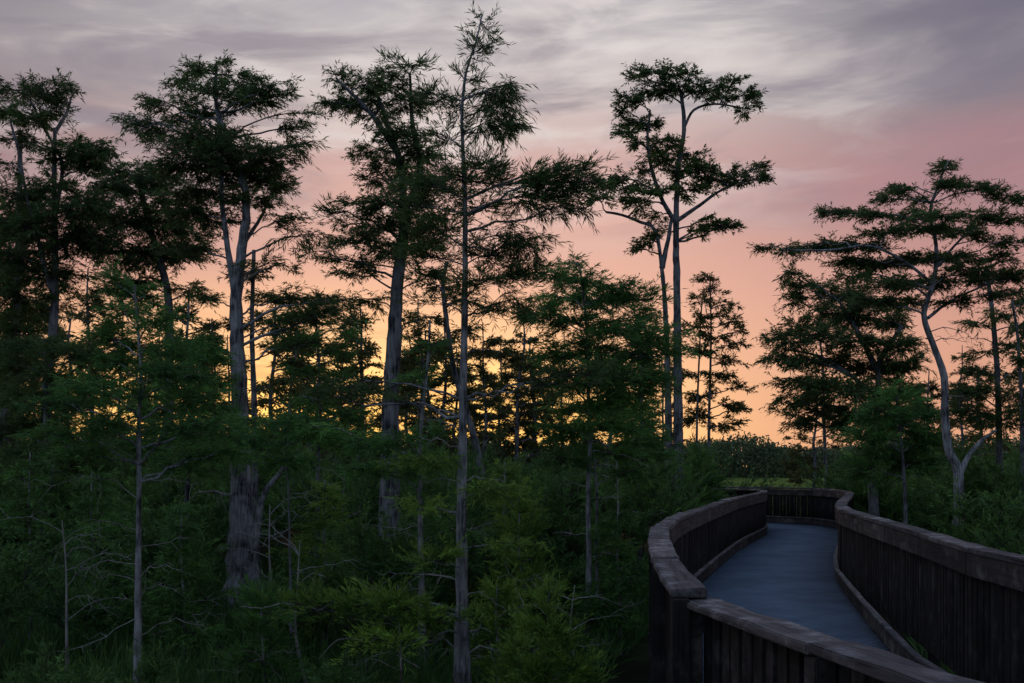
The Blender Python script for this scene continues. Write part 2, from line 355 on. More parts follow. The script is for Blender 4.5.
tree('cypress_tree', 'slender pale-trunked cypress in front at the centre, its feathery open top the highest of all', CY, 11.5,
     [([(463, 715), (462, 600), (462, 500), (463, 400), (465, 300), (465, 200), (462, 120), (466, 72), (476, 42), (482, 14)], 8.0, 0.7)],
     [(482, 22, 7, 9, 0, .5), (488, 46, 9, 9, 0, .6), (474, 54, 8, 9, 0, .5), (464, 80, 10, 10, 0, .6), (440, 100, 18, 7, 0, .7), (428, 92, 12, 6, 0, .6), (460, 104, 12, 10, 0, .9),
      (494, 90, 18, 6, 0, 1.8, ST_DROOP), (512, 84, 9, 5, 0, 1.8, ST_DROOP), (502, 106, 18, 9, 0, 1.5, ST_DROOP), (486, 124, 20, 9, 0, 1.3, ST_DROOP), (512, 124, 9, 8, 0, 1.2, ST_DROOP),
      (446, 135, 18, 10, 0, .8), (484, 164, 22, 9), (462, 176, 26, 10), (492, 184, 26, 11), (434, 188, 24, 11), (418, 206, 20, 10), (478, 208, 26, 9, 0, .8),
      (545, 185, 20, 14, -.4, 1.4), (572, 174, 22, 10, -.5, 1.4), (556, 200, 24, 10, -.3, 1.2), (584, 186, 15, 11, -.5, 1.2), (532, 206, 16, 10, 0, .9, ST_DROOP), (578, 208, 14, 10, -.4, .8, ST_DROOP),
      (512, 236, 26, 12, 0, .8, ST_DROOP), (538, 246, 18, 12, 0, .6, ST_DROOP), (496, 256, 34, 12), (442, 232, 34, 10), (426, 256, 30, 8), (520, 276, 30, 10), (484, 282, 30, 8),
      (500, 310, 24, 5), (436, 300, 28, 5, 0, .8), (510, 300, 20, 10, 0, .7, ST_DROOP),
      (580, 376, 34, 7, -.3, 1.2), (545, 384, 16, 5), (350, 392, 34, 6, .3), (318, 398, 26, 5, .3), (400, 400, 24, 4, 0, .7),
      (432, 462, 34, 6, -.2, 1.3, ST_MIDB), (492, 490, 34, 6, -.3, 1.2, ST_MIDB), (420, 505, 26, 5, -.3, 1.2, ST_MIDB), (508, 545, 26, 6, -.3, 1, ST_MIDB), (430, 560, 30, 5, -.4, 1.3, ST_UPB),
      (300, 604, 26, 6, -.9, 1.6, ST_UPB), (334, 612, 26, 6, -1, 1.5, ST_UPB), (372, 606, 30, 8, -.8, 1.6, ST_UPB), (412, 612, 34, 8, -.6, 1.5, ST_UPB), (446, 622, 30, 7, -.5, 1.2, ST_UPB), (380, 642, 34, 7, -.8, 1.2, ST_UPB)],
     ST_OPEN, M_TOP, M_PALE, cover=.8, limb_r=.32, rise=.06,
     dead=[(463, 480, 1, .3, .55), (463, 505, 1, .15, .7), (463, 520, -1, .1, .6), (463, 540, 1, .5, .5), (463, 585, -1, .1, .9), (463, 600, 1, .4, .5), (463, 645, -1, .2, .9), (463, 655, 1, -.1, .8), (463, 430, -1, .3, .6),
           (463, 450, -1, .6, .6), (463, 490, -1, .0, .5), (463, 630, 1, .5, .4)],
     snag=[([(300, 606), (282, 603), (262, 608), (240, 606)], .8), ([(360, 640), (338, 640), (318, 660)], .9), ([(420, 668), (385, 652), (350, 672)], .8)])
tree('cypress_tree', 'tall twin-stemmed cypress with a cloud-like top standing alone against the pink sky', CY, 34,
     [([(679, 500), (678, 400), (677, 300), (676, 230), (678, 170), (684, 130), (681, 92)], 6.5, 1.8), ([(670, 500), (668, 400), (666, 320), (661, 262), (655, 230), (640, 222), (622, 215), (606, 212)], 4.6, 1.2),
      ([(677, 225), (660, 195), (648, 150), (650, 110)], 2.6, 1.0), ([(678, 220), (700, 205), (718, 192), (735, 184)], 2.4, 1.0),
      ([(684, 128), (694, 110), (715, 104), (742, 108)], 1.6, .8), ([(662, 268), (668, 240), (672, 215)], 3, 1.6)],
     [(636, 74, 14, 6), (655, 72, 14, 5), (672, 72, 14, 6), (690, 75, 11, 6), (652, 88, 20, 7), (680, 88, 18, 7), (624, 94, 10, 5), (640, 100, 16, 5), (702, 92, 9, 6), (716, 86, 14, 6), (732, 84, 12, 6),
      (722, 98, 15, 5), (745, 94, 12, 5), (756, 100, 8, 4), (744, 110, 10, 4), (620, 112, 9, 5), (634, 122, 16, 6), (622, 132, 9, 6), (652, 126, 16, 6), (640, 140, 14, 5), (656, 148, 13, 6), (672, 142, 14, 7),
      (664, 160, 20, 6), (690, 156, 16, 7), (644, 170, 10, 5), (680, 172, 26, 7), (704, 168, 18, 6), (716, 180, 20, 6), (738, 180, 18, 6), (756, 176, 12, 5), (762, 164, 6, 4), (768, 180, 6, 3), (728, 172, 12, 4),
      (688, 190, 24, 6), (655, 192, 18, 6), (722, 226, 16, 6), (708, 222, 12, 5), (734, 226, 8, 4), (698, 232, 10, 4), (636, 186, 14, 6), (618, 178, 14, 7), (604, 184, 14, 7), (598, 196, 14, 6), (625, 198, 16, 6), (640, 206, 14, 5),
      (656, 214, 12, 4), (646, 240, 12, 7, 0, .8), (636, 248, 8, 5, 0, .7), (656, 232, 10, 5)],
     ST_FAR2, M_TOP, cover=1.1, depth=1.4, limb_r=.6)
tree('cypress_tree', 'small bushy cypress right of the twin-stemmed one with uneven tiers of foliage', CY, 44,
     [([(709, 510), (709, 420), (711, 340), (710, 276)], 2.2, .7), ([(697, 505), (697, 420), (700, 340), (702, 300)], 1.6, .6)],
     [(706, 280, 9, 5), (714, 292, 13, 5), (698, 300, 14, 5), (724, 306, 14, 5), (708, 316, 18, 5), (732, 322, 12, 5), (742, 330, 8, 4), (694, 328, 16, 6), (718, 336, 18, 5), (738, 346, 10, 4), (704, 352, 20, 6), (728, 362, 16, 5),
      (692, 372, 18, 6), (716, 380, 20, 6), (738, 388, 11, 4), (702, 396, 22, 6), (728, 404, 18, 5), (742, 410, 9, 4), (696, 418, 24, 8), (726, 424, 20, 6)],
     ST_FAR2, M_BACK, cover=.85, depth=1.2)
tree('cypress_tree', 'wide flat-tiered cypress on a pale bent trunk behind the right railing', CY, 20,
     [([(957, 610), (958, 535), (958, 472), (949, 452), (945, 416), (944, 377), (932, 342), (924, 314), (934, 280), (936, 245), (930, 212), (938, 186), (946, 166)], 6.8, 1.0),
      ([(958, 478), (966, 460), (980, 442), (996, 430)], 3.6, 1.2), ([(934, 285), (905, 262, -.4), (870, 246, -.6), (830, 250, -.8), (780, 250, -.9)], 1.8, .6),
      ([(936, 268), (960, 240, .3), (985, 222, .4), (1015, 218, .5)], 1.6, .6), ([(928, 318), (952, 300, .3), (985, 285, .5), (1010, 270, .6)], 1.8, .6)],
     [(764, 248, 9, 3), (784, 250, 15, 3.5), (808, 247, 20, 5), (836, 246, 24, 5.5), (866, 247, 24, 5), (828, 212, 8, 4), (842, 214, 16, 5), (866, 216, 20, 5), (882, 200, 9, 5), (892, 188, 8, 5), (902, 192, 14, 4.5), (918, 202, 13, 4),
      (944, 170, 6, 4), (950, 163, 7, 3), (948, 184, 13, 6), (966, 184, 16, 5), (988, 190, 16, 4.5), (1006, 196, 14, 3.5), (1020, 200, 8, 3), (912, 216, 26, 4.5), (948, 216, 28, 4.5), (984, 216, 26, 4.5), (1014, 221, 16, 3.5),
      (888, 232, 28, 5), (924, 230, 28, 5), (956, 232, 24, 5), (982, 236, 13, 8, 0, .7), (846, 262, 28, 5), (880, 264, 32, 6), (916, 260, 32, 6), (952, 258, 26, 6), (852, 276, 20, 4), (886, 284, 32, 6), (926, 284, 32, 6), (966, 272, 28, 5),
      (1012, 242, 15, 5), (996, 258, 20, 5), (985, 280, 30, 6), (1014, 276, 14, 7), (872, 300, 20, 5), (905, 304, 24, 5), (955, 302, 24, 5, 0, .8), (1002, 294, 24, 5)],
     ST_FLAT, M_TOP, M_PALE, cover=2.3, rise=.12, depth=1.0, dead=[(940, 345, 1, .2, .8), (946, 400, 1, .1, .5), (946, 330, 1, -.1, .9)])
tree('cypress_tree', 'rounded bushy cypress behind the flat-tiered one, reaching left to the open sky', CY, 28,
     [([(874, 520), (872, 450), (879, 400), (878, 368), (890, 345), (902, 326)], 6.5, 2.0), ([(878, 372), (862, 340), (850, 318), (838, 300)], 3.5, 1.2), ([(876, 395), (846, 372), (818, 356), (790, 350)], 2.4, 1.0)],
     [(788, 272, 9, 6), (798, 284, 13, 7), (792, 300, 12, 6), (822, 290, 15, 7), (845, 296, 26, 8), (875, 304, 26, 8), (826, 312, 24, 8), (852, 318, 28, 8), (888, 322, 26, 8), (802, 324, 16, 6), (774, 334, 13, 5), (790, 340, 18, 6),
      (820, 336, 26, 8), (856, 342, 28, 9), (896, 346, 24, 9), (770, 356, 14, 5), (796, 362, 20, 7), (830, 362, 28, 8), (868, 368, 28, 9), (906, 366, 18, 8), (790, 382, 18, 6), (818, 388, 24, 8), (854, 392, 28, 9), (890, 394, 24, 9),
      (784, 402, 14, 6), (810, 410, 20, 7), (844, 416, 26, 9), (880, 420, 26, 9), (915, 392, 12, 8), (924, 412, 14, 8), (800, 425, 16, 6)],
     ST_FAR, M_TOP, cover=1.4, depth=1.2)
tree('cypress_tree', 'upright cypress with a dark straight trunk near the right edge', CY, 27,
     [([(1000, 520), (999, 430), (997, 370), (992, 310), (986, 270)], 4.4, 2.0)],
     [(1004, 312, 18, 5), (1018, 326, 14, 7), (976, 322, 16, 5, 0, .7), (1014, 348, 16, 6), (982, 352, 14, 4, 0, .6), (1016, 372, 14, 8), (978, 372, 15, 6), (988, 392, 16, 8), (1014, 398, 16, 8), (964, 394, 14, 6), (972, 412, 20, 7), (1005, 420, 26, 9)],
     ST_FAR, M_TOP, cover=1.05, depth=1.0, dead=[(998, 345, -1, .5, .8)])
tree('cypress_tree', 'thin dark cypress cut off by the right edge of the photo', CY, 25,
     [([(1022, 520), (1022, 420), (1018, 340), (1012, 300)], 3.2, 1.2)],
     [(1026, 360, 14, 7), (1030, 385, 16, 8), (1034, 330, 16, 8), (1030, 300, 18, 8), (1035, 410, 22, 10)], ST_FAR, M_TOP, cover=1.0)
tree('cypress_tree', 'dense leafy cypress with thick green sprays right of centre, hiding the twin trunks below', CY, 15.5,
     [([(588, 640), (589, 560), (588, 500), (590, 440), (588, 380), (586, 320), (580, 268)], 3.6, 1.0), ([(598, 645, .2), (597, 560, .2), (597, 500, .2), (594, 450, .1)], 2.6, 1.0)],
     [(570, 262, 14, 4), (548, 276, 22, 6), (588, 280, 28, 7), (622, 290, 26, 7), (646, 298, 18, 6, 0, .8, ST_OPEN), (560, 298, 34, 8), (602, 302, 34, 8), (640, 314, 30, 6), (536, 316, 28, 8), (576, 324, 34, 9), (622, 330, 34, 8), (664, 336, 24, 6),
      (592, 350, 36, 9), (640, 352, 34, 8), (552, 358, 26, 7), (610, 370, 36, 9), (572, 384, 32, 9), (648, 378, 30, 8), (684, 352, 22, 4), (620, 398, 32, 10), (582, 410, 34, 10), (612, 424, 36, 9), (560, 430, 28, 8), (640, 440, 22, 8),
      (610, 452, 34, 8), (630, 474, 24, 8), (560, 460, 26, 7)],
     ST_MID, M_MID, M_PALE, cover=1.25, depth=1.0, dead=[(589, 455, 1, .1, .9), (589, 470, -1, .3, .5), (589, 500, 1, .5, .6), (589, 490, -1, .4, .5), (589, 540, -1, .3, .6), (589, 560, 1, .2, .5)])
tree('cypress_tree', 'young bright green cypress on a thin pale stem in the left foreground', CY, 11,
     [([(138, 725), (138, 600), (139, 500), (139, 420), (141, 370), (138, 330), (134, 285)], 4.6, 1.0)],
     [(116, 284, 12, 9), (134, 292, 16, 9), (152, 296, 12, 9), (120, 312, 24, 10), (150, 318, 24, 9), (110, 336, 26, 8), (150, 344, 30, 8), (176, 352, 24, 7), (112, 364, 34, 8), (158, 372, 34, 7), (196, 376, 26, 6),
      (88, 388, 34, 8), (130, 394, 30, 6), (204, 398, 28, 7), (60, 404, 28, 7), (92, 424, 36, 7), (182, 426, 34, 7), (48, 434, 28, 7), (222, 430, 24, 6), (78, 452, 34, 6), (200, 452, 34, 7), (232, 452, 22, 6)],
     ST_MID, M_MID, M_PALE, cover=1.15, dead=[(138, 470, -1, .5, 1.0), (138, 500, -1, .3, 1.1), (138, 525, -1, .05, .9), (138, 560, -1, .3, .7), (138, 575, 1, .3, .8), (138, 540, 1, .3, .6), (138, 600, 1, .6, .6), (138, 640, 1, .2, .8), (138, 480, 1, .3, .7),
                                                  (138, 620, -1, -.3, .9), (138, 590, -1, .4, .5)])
tree('cypress_tree', 'thin pale cypress stem with low green sprays between the thick and the slender trunks', CY, 13.5,
     [([(423, 660), (421, 560), (420, 480), (421, 430), (428, 360), (430, 320)], 4.2, 1.0)],
     [(428, 432, 22, 6), (398, 440, 26, 7), (370, 448, 28, 7), (342, 438, 28, 7), (312, 430, 26, 7), (448, 458, 24, 6), (400, 470, 26, 7), (360, 470, 28, 6), (440, 490, 26, 7), (384, 560, 24, 5), (410, 566, 24, 5), (450, 530, 22, 7), (432, 345, 16, 4, 0, .6), (420, 375, 18, 4, 0, .6)],
     ST_MID, M_MID, M_PALE, cover=1.0, dead=[(420, 480, -1, .3, .8), (420, 500, 1, .3, .5), (420, 520, -1, .1, .8), (420, 515, 1, .0, .6), (420, 545, -1, .3, .6), (420, 590, -1, .1, .9)])
tree('cypress_tree', 'leaning dark trunk with sparse foliage just behind the slender centre cypress', CY, 23,
     [([(490, 560), (484, 490), (476, 445), (466, 410), (454, 370), (447, 325), (443, 285), (447, 262)], 5.0, 2.0)],
     [(436, 285, 22, 5), (462, 300, 20, 5), (424, 318, 20, 5, 0, .8), (470, 330, 20, 5), (432, 345, 20, 4), (492, 352, 18, 4, 0, .8)], ST_FAR, M_BACK, cover=1.0)
tree('cypress_tree', 'straight dark trunk close behind the forked pale trunk of the broad-crowned tree', CY, 27,
     [([(256, 560), (255, 470), (254, 400), (252, 330), (254, 250)], 4.4, 1.8)],
     [(276, 350, 20, 4, 0, .7), (270, 300, 20, 5, 0, .7), (236, 322, 20, 5), (284, 380, 20, 4, 0, .6), (245, 272, 22, 6)], ST_FAR, M_BACK, cover=1.0)
tree('cypress_tree', 'low cypress whose flat green sprays cross in front of the forked pale trunk', CY, 14,
     [([(292, 670), (290, 560), (288, 480), (284, 418)], 1.8, .6)],
     [(212, 424, 26, 6), (246, 420, 28, 6), (278, 424, 28, 6), (226, 440, 32, 6), (262, 442, 32, 6), (300, 438, 26, 6), (240, 458, 30, 5), (284, 462, 30, 6)], ST_MID, M_MID, cover=.9)
tree('cypress_tree', 'thin black-stemmed cypress rising behind the far bend of the boardwalk', CY, 36,
     [([(827, 560), (826, 480), (824, 420), (823, 370), (820, 340)], 2.4, 1.0)],
     [(810, 400, 14, 5), (836, 384, 14, 5), (816, 376, 16, 5), (832, 412, 16, 5), (800, 418, 12, 4), (842, 428, 14, 5)], ST_FAR2, M_BACK, cover=1.0)
tree('cypress_tree', 'short dark cypress filling the gap under the left edge tree', CY, 21,
     [([(40, 600), (42, 480), (46, 400), (44, 340)], 4.0, 1.2)],
     [(30, 345, 30, 9), (64, 352, 26, 8), (12, 366, 26, 9), (52, 378, 34, 8), (20, 398, 34, 9), (70, 404, 30, 8), (44, 424, 40, 9), (4, 430, 26, 10), (84, 432, 28, 8), (110, 352, 20, 6, 0, .7), (30, 455, 40, 9), (90, 462, 34, 9)], ST_MID, M_TOP, cover=1.3)
tree('cypress_tree', 'short dense cypress in front of the kinked trunk, dark green tiers over the undergrowth', CY, 19,
     [([(186, 620), (187, 500), (190, 420), (188, 345)], 4.0, 1.2)],
     [(186, 342, 22, 6), (206, 356, 24, 7), (168, 366, 26, 7), (212, 382, 26, 7), (182, 392, 32, 7), (150, 408, 26, 7), (214, 412, 28, 7), (180, 430, 36, 8), (220, 440, 30, 8), (140, 446, 32, 8), (190, 465, 36, 8)], ST_MID, M_MID, cover=1.3)
tree('cypress_tree', 'low wide cypress in the yellow glow between the forked trunk and the thick trunk', CY, 24,
     [([(318, 600), (318, 480), (320, 400), (316, 320)], 2.6, 1.0)],
     [(312, 316, 28, 6), (338, 328, 26, 6), (296, 340, 26, 6), (330, 352, 30, 6), (300, 372, 26, 5, 0, .8), (342, 380, 26, 5, 0, .8), (310, 400, 30, 5), (346, 414, 30, 7), (298, 422, 30, 8), (330, 436, 36, 9)], ST_MID, M_MID, cover=.95)
tree('cypress_tree', 'small leafy cypress whose sprays fill the space left of the twin trunks', CY, 22,
     [([(640, 600), (640, 480), (642, 400), (640, 330)], 3.2, 1.0)],
     [(646, 326, 16, 5), (640, 344, 18, 6), (630, 358, 24, 7), (640, 384, 24, 8), (632, 408, 24, 8), (636, 432, 28, 8), (640, 456, 30, 8)], ST_MID, M_MID, cover=1.2)
tree('cypress_tree', 'small leafy cypress at the foot of the pale bent trunk on the right', CY, 24,
     [([(905, 620), (905, 500), (900, 430), (896, 396)], 3.0, 1.0)],
     [(898, 396, 20, 6), (880, 410, 24, 7), (918, 418, 24, 7), (896, 432, 32, 8), (866, 436, 24, 7), (932, 440, 24, 8), (880, 456, 34, 8), (918, 462, 30, 8), (860, 470, 20, 8)], ST_MID, M_MID, cover=1.3)
tree('cypress_sapling', 'small yellow-green cypress sapling with upright feathery twigs at the bottom centre', 'cypress sapling', 9,
     [([(545, 786), (545, 700), (546, 650), (549, 585)], 2.2, .5)],
     [(549, 594, 5, 7), (547, 610, 12, 7), (540, 628, 20, 8), (556, 632, 14, 8), (530, 648, 22, 7), (560, 650, 20, 8), (520, 668, 26, 8), (548, 670, 26, 9), (578, 672, 24, 8), (515, 690, 34, 9), (560, 692, 34, 9)],
     ST_UP, M_BRI, cover=1.25, depth=.3)

SAP = [(30, 452, 15, 'young cypress with sparse feathery tiers at the far left of the undergrowth'),
       (92, 470, 17, 'young thin-stemmed cypress low in the shade left of the bright young tree'),
       (182, 505, 14, 'small feathery cypress between the bright young tree and the swollen trunk'),
       (325, 480, 15, 'feathery young cypress right of the swollen forked trunk'),
       (352, 520, 19, 'pale-stemmed young cypress in the shade left of the thick trunk'),
       (505, 462, 17, 'bright feathery young cypress right of the slender centre trunk'),
       (520, 490, 15, 'green young cypress above the yellow-green sapling'),
       (497, 585, 12, 'low green cypress between the slender centre trunk and the yellow-green sapling'),
       (618, 505, 15.5, 'young cypress close left of the boardwalk bend'),
       (700, 452, 27, 'pointed young cypress beyond the left railing of the boardwalk'),
       (262, 590, 12, 'tiny cypress with upright twigs in front of the swollen trunk base')]
for x, yt, Y, lab in SAP:
    px = Y / F; yb = HY + (CH - GZ) / px; H = yb - yt; pads_ = []
    for k in range(11):
        f = .06 + .7 * k / 10; w = (6 + 46 * f) * (H / 200 + .35) * rng.uniform(.7, 1.2)
        pads_.append((x + rng.uniform(-.5, .5) * w, yt + f * H, w * .62, w * .17, rng.uniform(-.5, .5) * w * px, rng.uniform(.7, 1.2)))
    tree('cypress_sapling', lab, 'cypress sapling', Y, [([(x + rng.uniform(-4, 4), yb), (x + 2, yt + H * .6), (x - 1, yt + H * .3), (x, yt)], 2.2, .5)], pads_,
         ST_UP if rng.random() < .5 else ST_MID, M_BRI if 300 < x < 560 else M_MID, M_PALE, cover=.9, group='young cypresses in the undergrowth',
         dead=[(x, yb - H * rng.uniform(.15, .5), rng.choice([-1, 1]), .3, rng.uniform(.4, .8)) for _ in range(4)])

BARE = [(62, 520, 13, 'bare grey dead sapling at the far left of the undergrowth'),
        (270, 505, 16, 'bare dead stem in the dark hollow right of the swollen trunk'),
        (300, 540, 12.5, 'bare forked stem above the bright low spray at bottom centre left'),
        (345, 470, 20, 'pale bare pole in the undergrowth left of the thick trunk'),
        (398, 585, 11, 'short bare forked stem under the bright low spray'),
        (575, 585, 10.5, 'bare twiggy stem right of the yellow-green sapling'),
        (616, 440, 21, 'thin bare stem right of the pale double stems of the dense cypress')]
for x, yt, Y, lab in BARE:
    px = Y / F; yb = HY + (CH - GZ) / px; H = yb - yt
    tree('dead_sapling', lab, 'dead sapling', Y, [([(x + rng.uniform(-9, 9), yb), (x + rng.uniform(-5, 5), yt + H * .6), (x + rng.uniform(-5, 5), yt + H * .3), (x, yt)], 1.9, .5)], [], bark=M_DEAD, group='bare dead saplings',
         dead=[(x, yb - H * f, rng.choice([-1, 1]), rng.uniform(.2, .7), rng.uniform(.4, 1.0)) for f in (.35, .5, .62, .72, .8, .88, .95)])

# ------------------------------------------------------------------ background cypresses, seen against the glow
def back_tree(i, h):
    """a slim tree of height h built round its own base; coordinates local"""
    px = 55 / F
    tr = Acc(); cr = Acc()
    n = 9; z = np.linspace(-0.1, h, n); p = np.stack([np.cumsum(rng.normal(0, 0.09, n)), np.cumsum(rng.normal(0, 0.09, n)), z], 1)
    p -= np.array([p[0, 0], p[0, 1], 0]); path = smooth_path(p, 0.5)
    r = np.linspace(0.15, 0.03, len(path)) * (1 + 0.8 * np.exp(-(path[:, 2]) / 0.6)); tube(tr, path, r, 8, rough=0.05)
    npad = int(h * 1.9)
    for k in range(npad):
        f = 0.22 + 0.78 * (k + rng.uniform(0, .8)) / npad
        zz = f * h; A = path[int(np.clip(f * 0.93, 0, 1) * (len(path) - 1))]
        spread = (1.15 - f) * 2.3 + 0.45
        an = rng.uniform(0, 6.283); d = rng.uniform(0.35, 1.0) * spread
        C = A + np.array([math.cos(an) * d, math.sin(an) * d, rng.uniform(0.0, 0.35) * d + 0.1])
        lp = limb_path(A, C, 7); tube(tr, lp, np.linspace(0.04, 0.015, 7), 5)
        rx = rng.uniform(0.55, 1.05); pad(cr, cr, lp, C, (rx, rx * 0.8, rx * rng.uniform(0.22, 0.4)), px, ST_FAR2, rng.uniform(1.0, 1.9))
    a = tr.build('trunk', [M_BARK], None, (0, 0, 0), True); b = cr.build('crown', [M_BACK, M_TWIG], None)
    return a, b
protos = [(h,) + back_tree(i, h) for i, h in enumerate((9.0, 11.0, 12.5, 10.0, 8.0, 13.5))]
for h, a, b in protos:
    COL.objects.unlink(a); COL.objects.unlink(b)
BT = [  # px, top row, distance, label
    (-12, 300, 40, 'background cypress at the far left edge, its crown cut off by the frame'),
    (14, 330, 52, 'low background cypress behind the left edge tree, dark against orange gaps'),
    (38, 290, 58, 'background cypress showing between the two left edge trunks'),
    (70, 318, 46, 'slim background cypress just right of the left edge trunk'),
    (93, 270, 50, 'background cypress, thin black stem in the orange gap left of the bright young tree'),
    (122, 310, 62, 'faint background cypress directly behind the bright green young tree'),
    (150, 330, 55, 'background cypress between the bright young tree and the kinked trunk'),
    (188, 285, 60, 'background cypress right of the kinked trunk, lacy against the sunset'),
    (212, 320, 50, 'low background cypress left of the forked pale trunk'),
    (272, 300, 58, 'background cypress right of the forked pale trunk'),
    (296, 345, 66, 'short distant cypress in the brightest yellow part of the sunset'),
    (318, 320, 52, 'background cypress with black tiers in the yellow glow left of the thick trunk'),
    (345, 340, 60, 'distant cypress low in the glow, second to the left of the thick trunk'),
    (368, 300, 56, 'background cypress touching the thick trunk on its left side'),
    (417, 300, 42, 'thin dark background stem just right of the thick straight trunk'),
    (430, 330, 48, 'thin wavy background stem beside the pale low-sprayed cypress'),
    (452, 345, 62, 'small distant cypress seen behind the leaning trunk'),
    (500, 335, 50, 'distant cypress right of the slender centre trunk'),
    (518, 318, 45, 'background cypress with a clear dark stem midway between centre trunk and dense cypress'),
    (540, 350, 58, 'small background cypress at the left fringe of the dense leafy cypress'),
    (566, 330, 60, 'background cypress mostly hidden behind the dense leafy cypress'),
    (612, 345, 56, 'background cypress glimpsed under the dense sprays right of centre'),
    (645, 340, 50, 'background cypress just left of the twin trunks'),
    (662, 352, 64, 'distant cypress right behind the twin trunks'),
    (895, 350, 52, 'background cypress behind the rounded bushy tree on the right'),
    (925, 370, 56, 'small background cypress right behind the pale bent trunk'),
    (962, 345, 50, 'background cypress in the pink gap between bent trunk and right edge trunk'),
    (980, 365, 60, 'lower background cypress left of the right edge trunk'),
    (812, 372, 60, 'background cypress below the left reach of the rounded bushy tree'),
    (228, 335, 44, 'background cypress peeping out directly left of the forked pale trunk fork'),
    (285, 325, 43, 'thin background cypress in front of the yellow glow, first right of the straight dark trunk'),
    (307, 360, 72, 'tiny distant cypress low in the yellow glow right of the forked trunk'),
    (356, 322, 47, 'background cypress with a thin stem close left of the thick trunk'),
    (405, 340, 66, 'tiny distant cypress tucked against the right side of the thick trunk'),
    (440, 318, 52, 'background cypress directly behind the leaning trunk'),
    (484, 322, 41, 'thin background cypress first to the right of the slender centre trunk'),
    (532, 335, 47, 'background cypress with two dark tiers left of the dense leafy cypress'),
]
for i, (x, ytop, Y, lab) in enumerate(BT):
    h, a, b = protos[(i * 5 + 1) % len(protos)]
    top = CH + (HY - ytop) / F * Y; s = (top - GZ) / h
    loc = ((x - 512) / F * Y, Y, GZ)
    r = root_empty('background_cypress', lab, CY, loc, 'background cypresses against the sunset')
    r.rotation_euler = (0, 0, rng.uniform(0, 6.28)); wdt = s * rng.uniform(0.9, 1.15); r.scale = (wdt, wdt, s)
    for src in (a, b):
        c = src.copy(); COL.objects.link(c); c.parent = r
for h, a, b in protos:
    bpy.data.objects.remove(a); bpy.data.objects.remove(b)

# ------------------------------------------------------------------ railing lines (plan, metres)
LEFT = [(0.90, 5.06), (0.96, 6.0), (1.13, 7.5), (1.46, 9.9), (1.91, 11.9), (2.84, 15.0), (4.60, 20.4), (6.22, 24.7), (6.72, 26.6), (6.65, 28.2), (5.95, 29.4), (4.3, 30.4)]
NEAR = [(2.9, -2.6), (2.3, -0.8), (1.78, 1.0), (1.28, 3.46), (1.12, 4.28), (0.962, 5.1)]
RIGHT = [(4.9, -0.6), (4.1, 1.4), (3.72, 3.4), (3.52, 5.2), (3.50, 6.9), (3.80, 8.6), (4.22, 10.9), (4.62, 13.2), (5.05, 15.2), (5.9, 17.8), (7.0, 20.8), (8.35, 24.6), (8.98, 27.2), (8.95, 29.0), (8.15, 30.2), (6.6, 31.2), (4.9, 32.3)]
def resample(P, step):
    P = smooth_path(np.hstack([np.asarray(P, float), np.zeros((len(P), 1))]), 0.05)[:, :2]
    d = np.concatenate([[0], np.cumsum(np.linalg.norm(np.diff(P, axis=0), axis=1))])
    n = int(round(d[-1] / step)); s = np.linspace(0, d[-1], n + 1)
    return np.stack([np.interp(s, d, P[:, 0]), np.interp(s, d, P[:, 1])], 1)

def box_obj(name, mat, parent, corners_bottom, z0, z1, bevel=0.006, taper_jit=0.0, along=None):
    """prism from 4 plan corners (a0,a1,b1,b0) with its own origin and rotation so the grain follows the board"""
    c = np.asarray(corners_bottom, float); o2 = c.mean(0)
    d = (c[2] + c[3] - c[0] - c[1]) if along is None else np.asarray(along, float)
    ang = math.atan2(d[1], d[0]); ca, sa = math.cos(-ang), math.sin(-ang)
    q = c - o2; q = np.stack([q[:, 0] * ca - q[:, 1] * sa, q[:, 0] * sa + q[:, 1] * ca], 1)
    import bmesh
    bm = bmesh.new(); zc = (z0 + z1) / 2
    nseg = 5 if taper_jit else 1
    rings = []
    for k in range(nseg + 1):
        t = k / nseg
        A = q[0] * (1 - t) + q[3] * t; B = q[1] * (1 - t) + q[2] * t
        j = lambda: rng.normal(0, taper_jit) if taper_jit else 0
        rings.append([bm.verts.new((A[0], A[1] + j(), z0 - zc)), bm.verts.new((B[0], B[1] + j(), z0 - zc)),
                      bm.verts.new((B[0], B[1] + j(), z1 - zc + j())), bm.verts.new((A[0], A[1] + j(), z1 - zc + j()))])
    for r0, r1 in zip(rings, rings[1:]):
        for k in range(4):
            bm.faces.new((r0[k], r0[(k + 1) % 4], r1[(k + 1) % 4], r1[k]))
    bm.faces.new(rings[0][::-1]); bm.faces.new(rings[-1])
    bmesh.ops.recalc_face_normals(bm, faces=bm.faces)
    if bevel:
        ed = [e for e in bm.edges if len(e.link_faces) == 2 and e.calc_face_angle(0) > 0.7]
        bmesh.ops.bevel(bm, geom=ed, offset=bevel, segments=2, affect='EDGES')
    me = bpy.data.meshes.new(name); bm.to_mesh(me); bm.free(); me.materials.append(mat)
    ob = bpy.data.objects.new(name, me); COL.objects.link(ob); ob.parent = parent
    pl = parent.location if parent is not None else Vector((0, 0, 0))
    ob.location = (o2[0] - pl.x, o2[1] - pl.y, zc - pl.z); ob.rotation_euler = (0, 0, ang)
    return ob

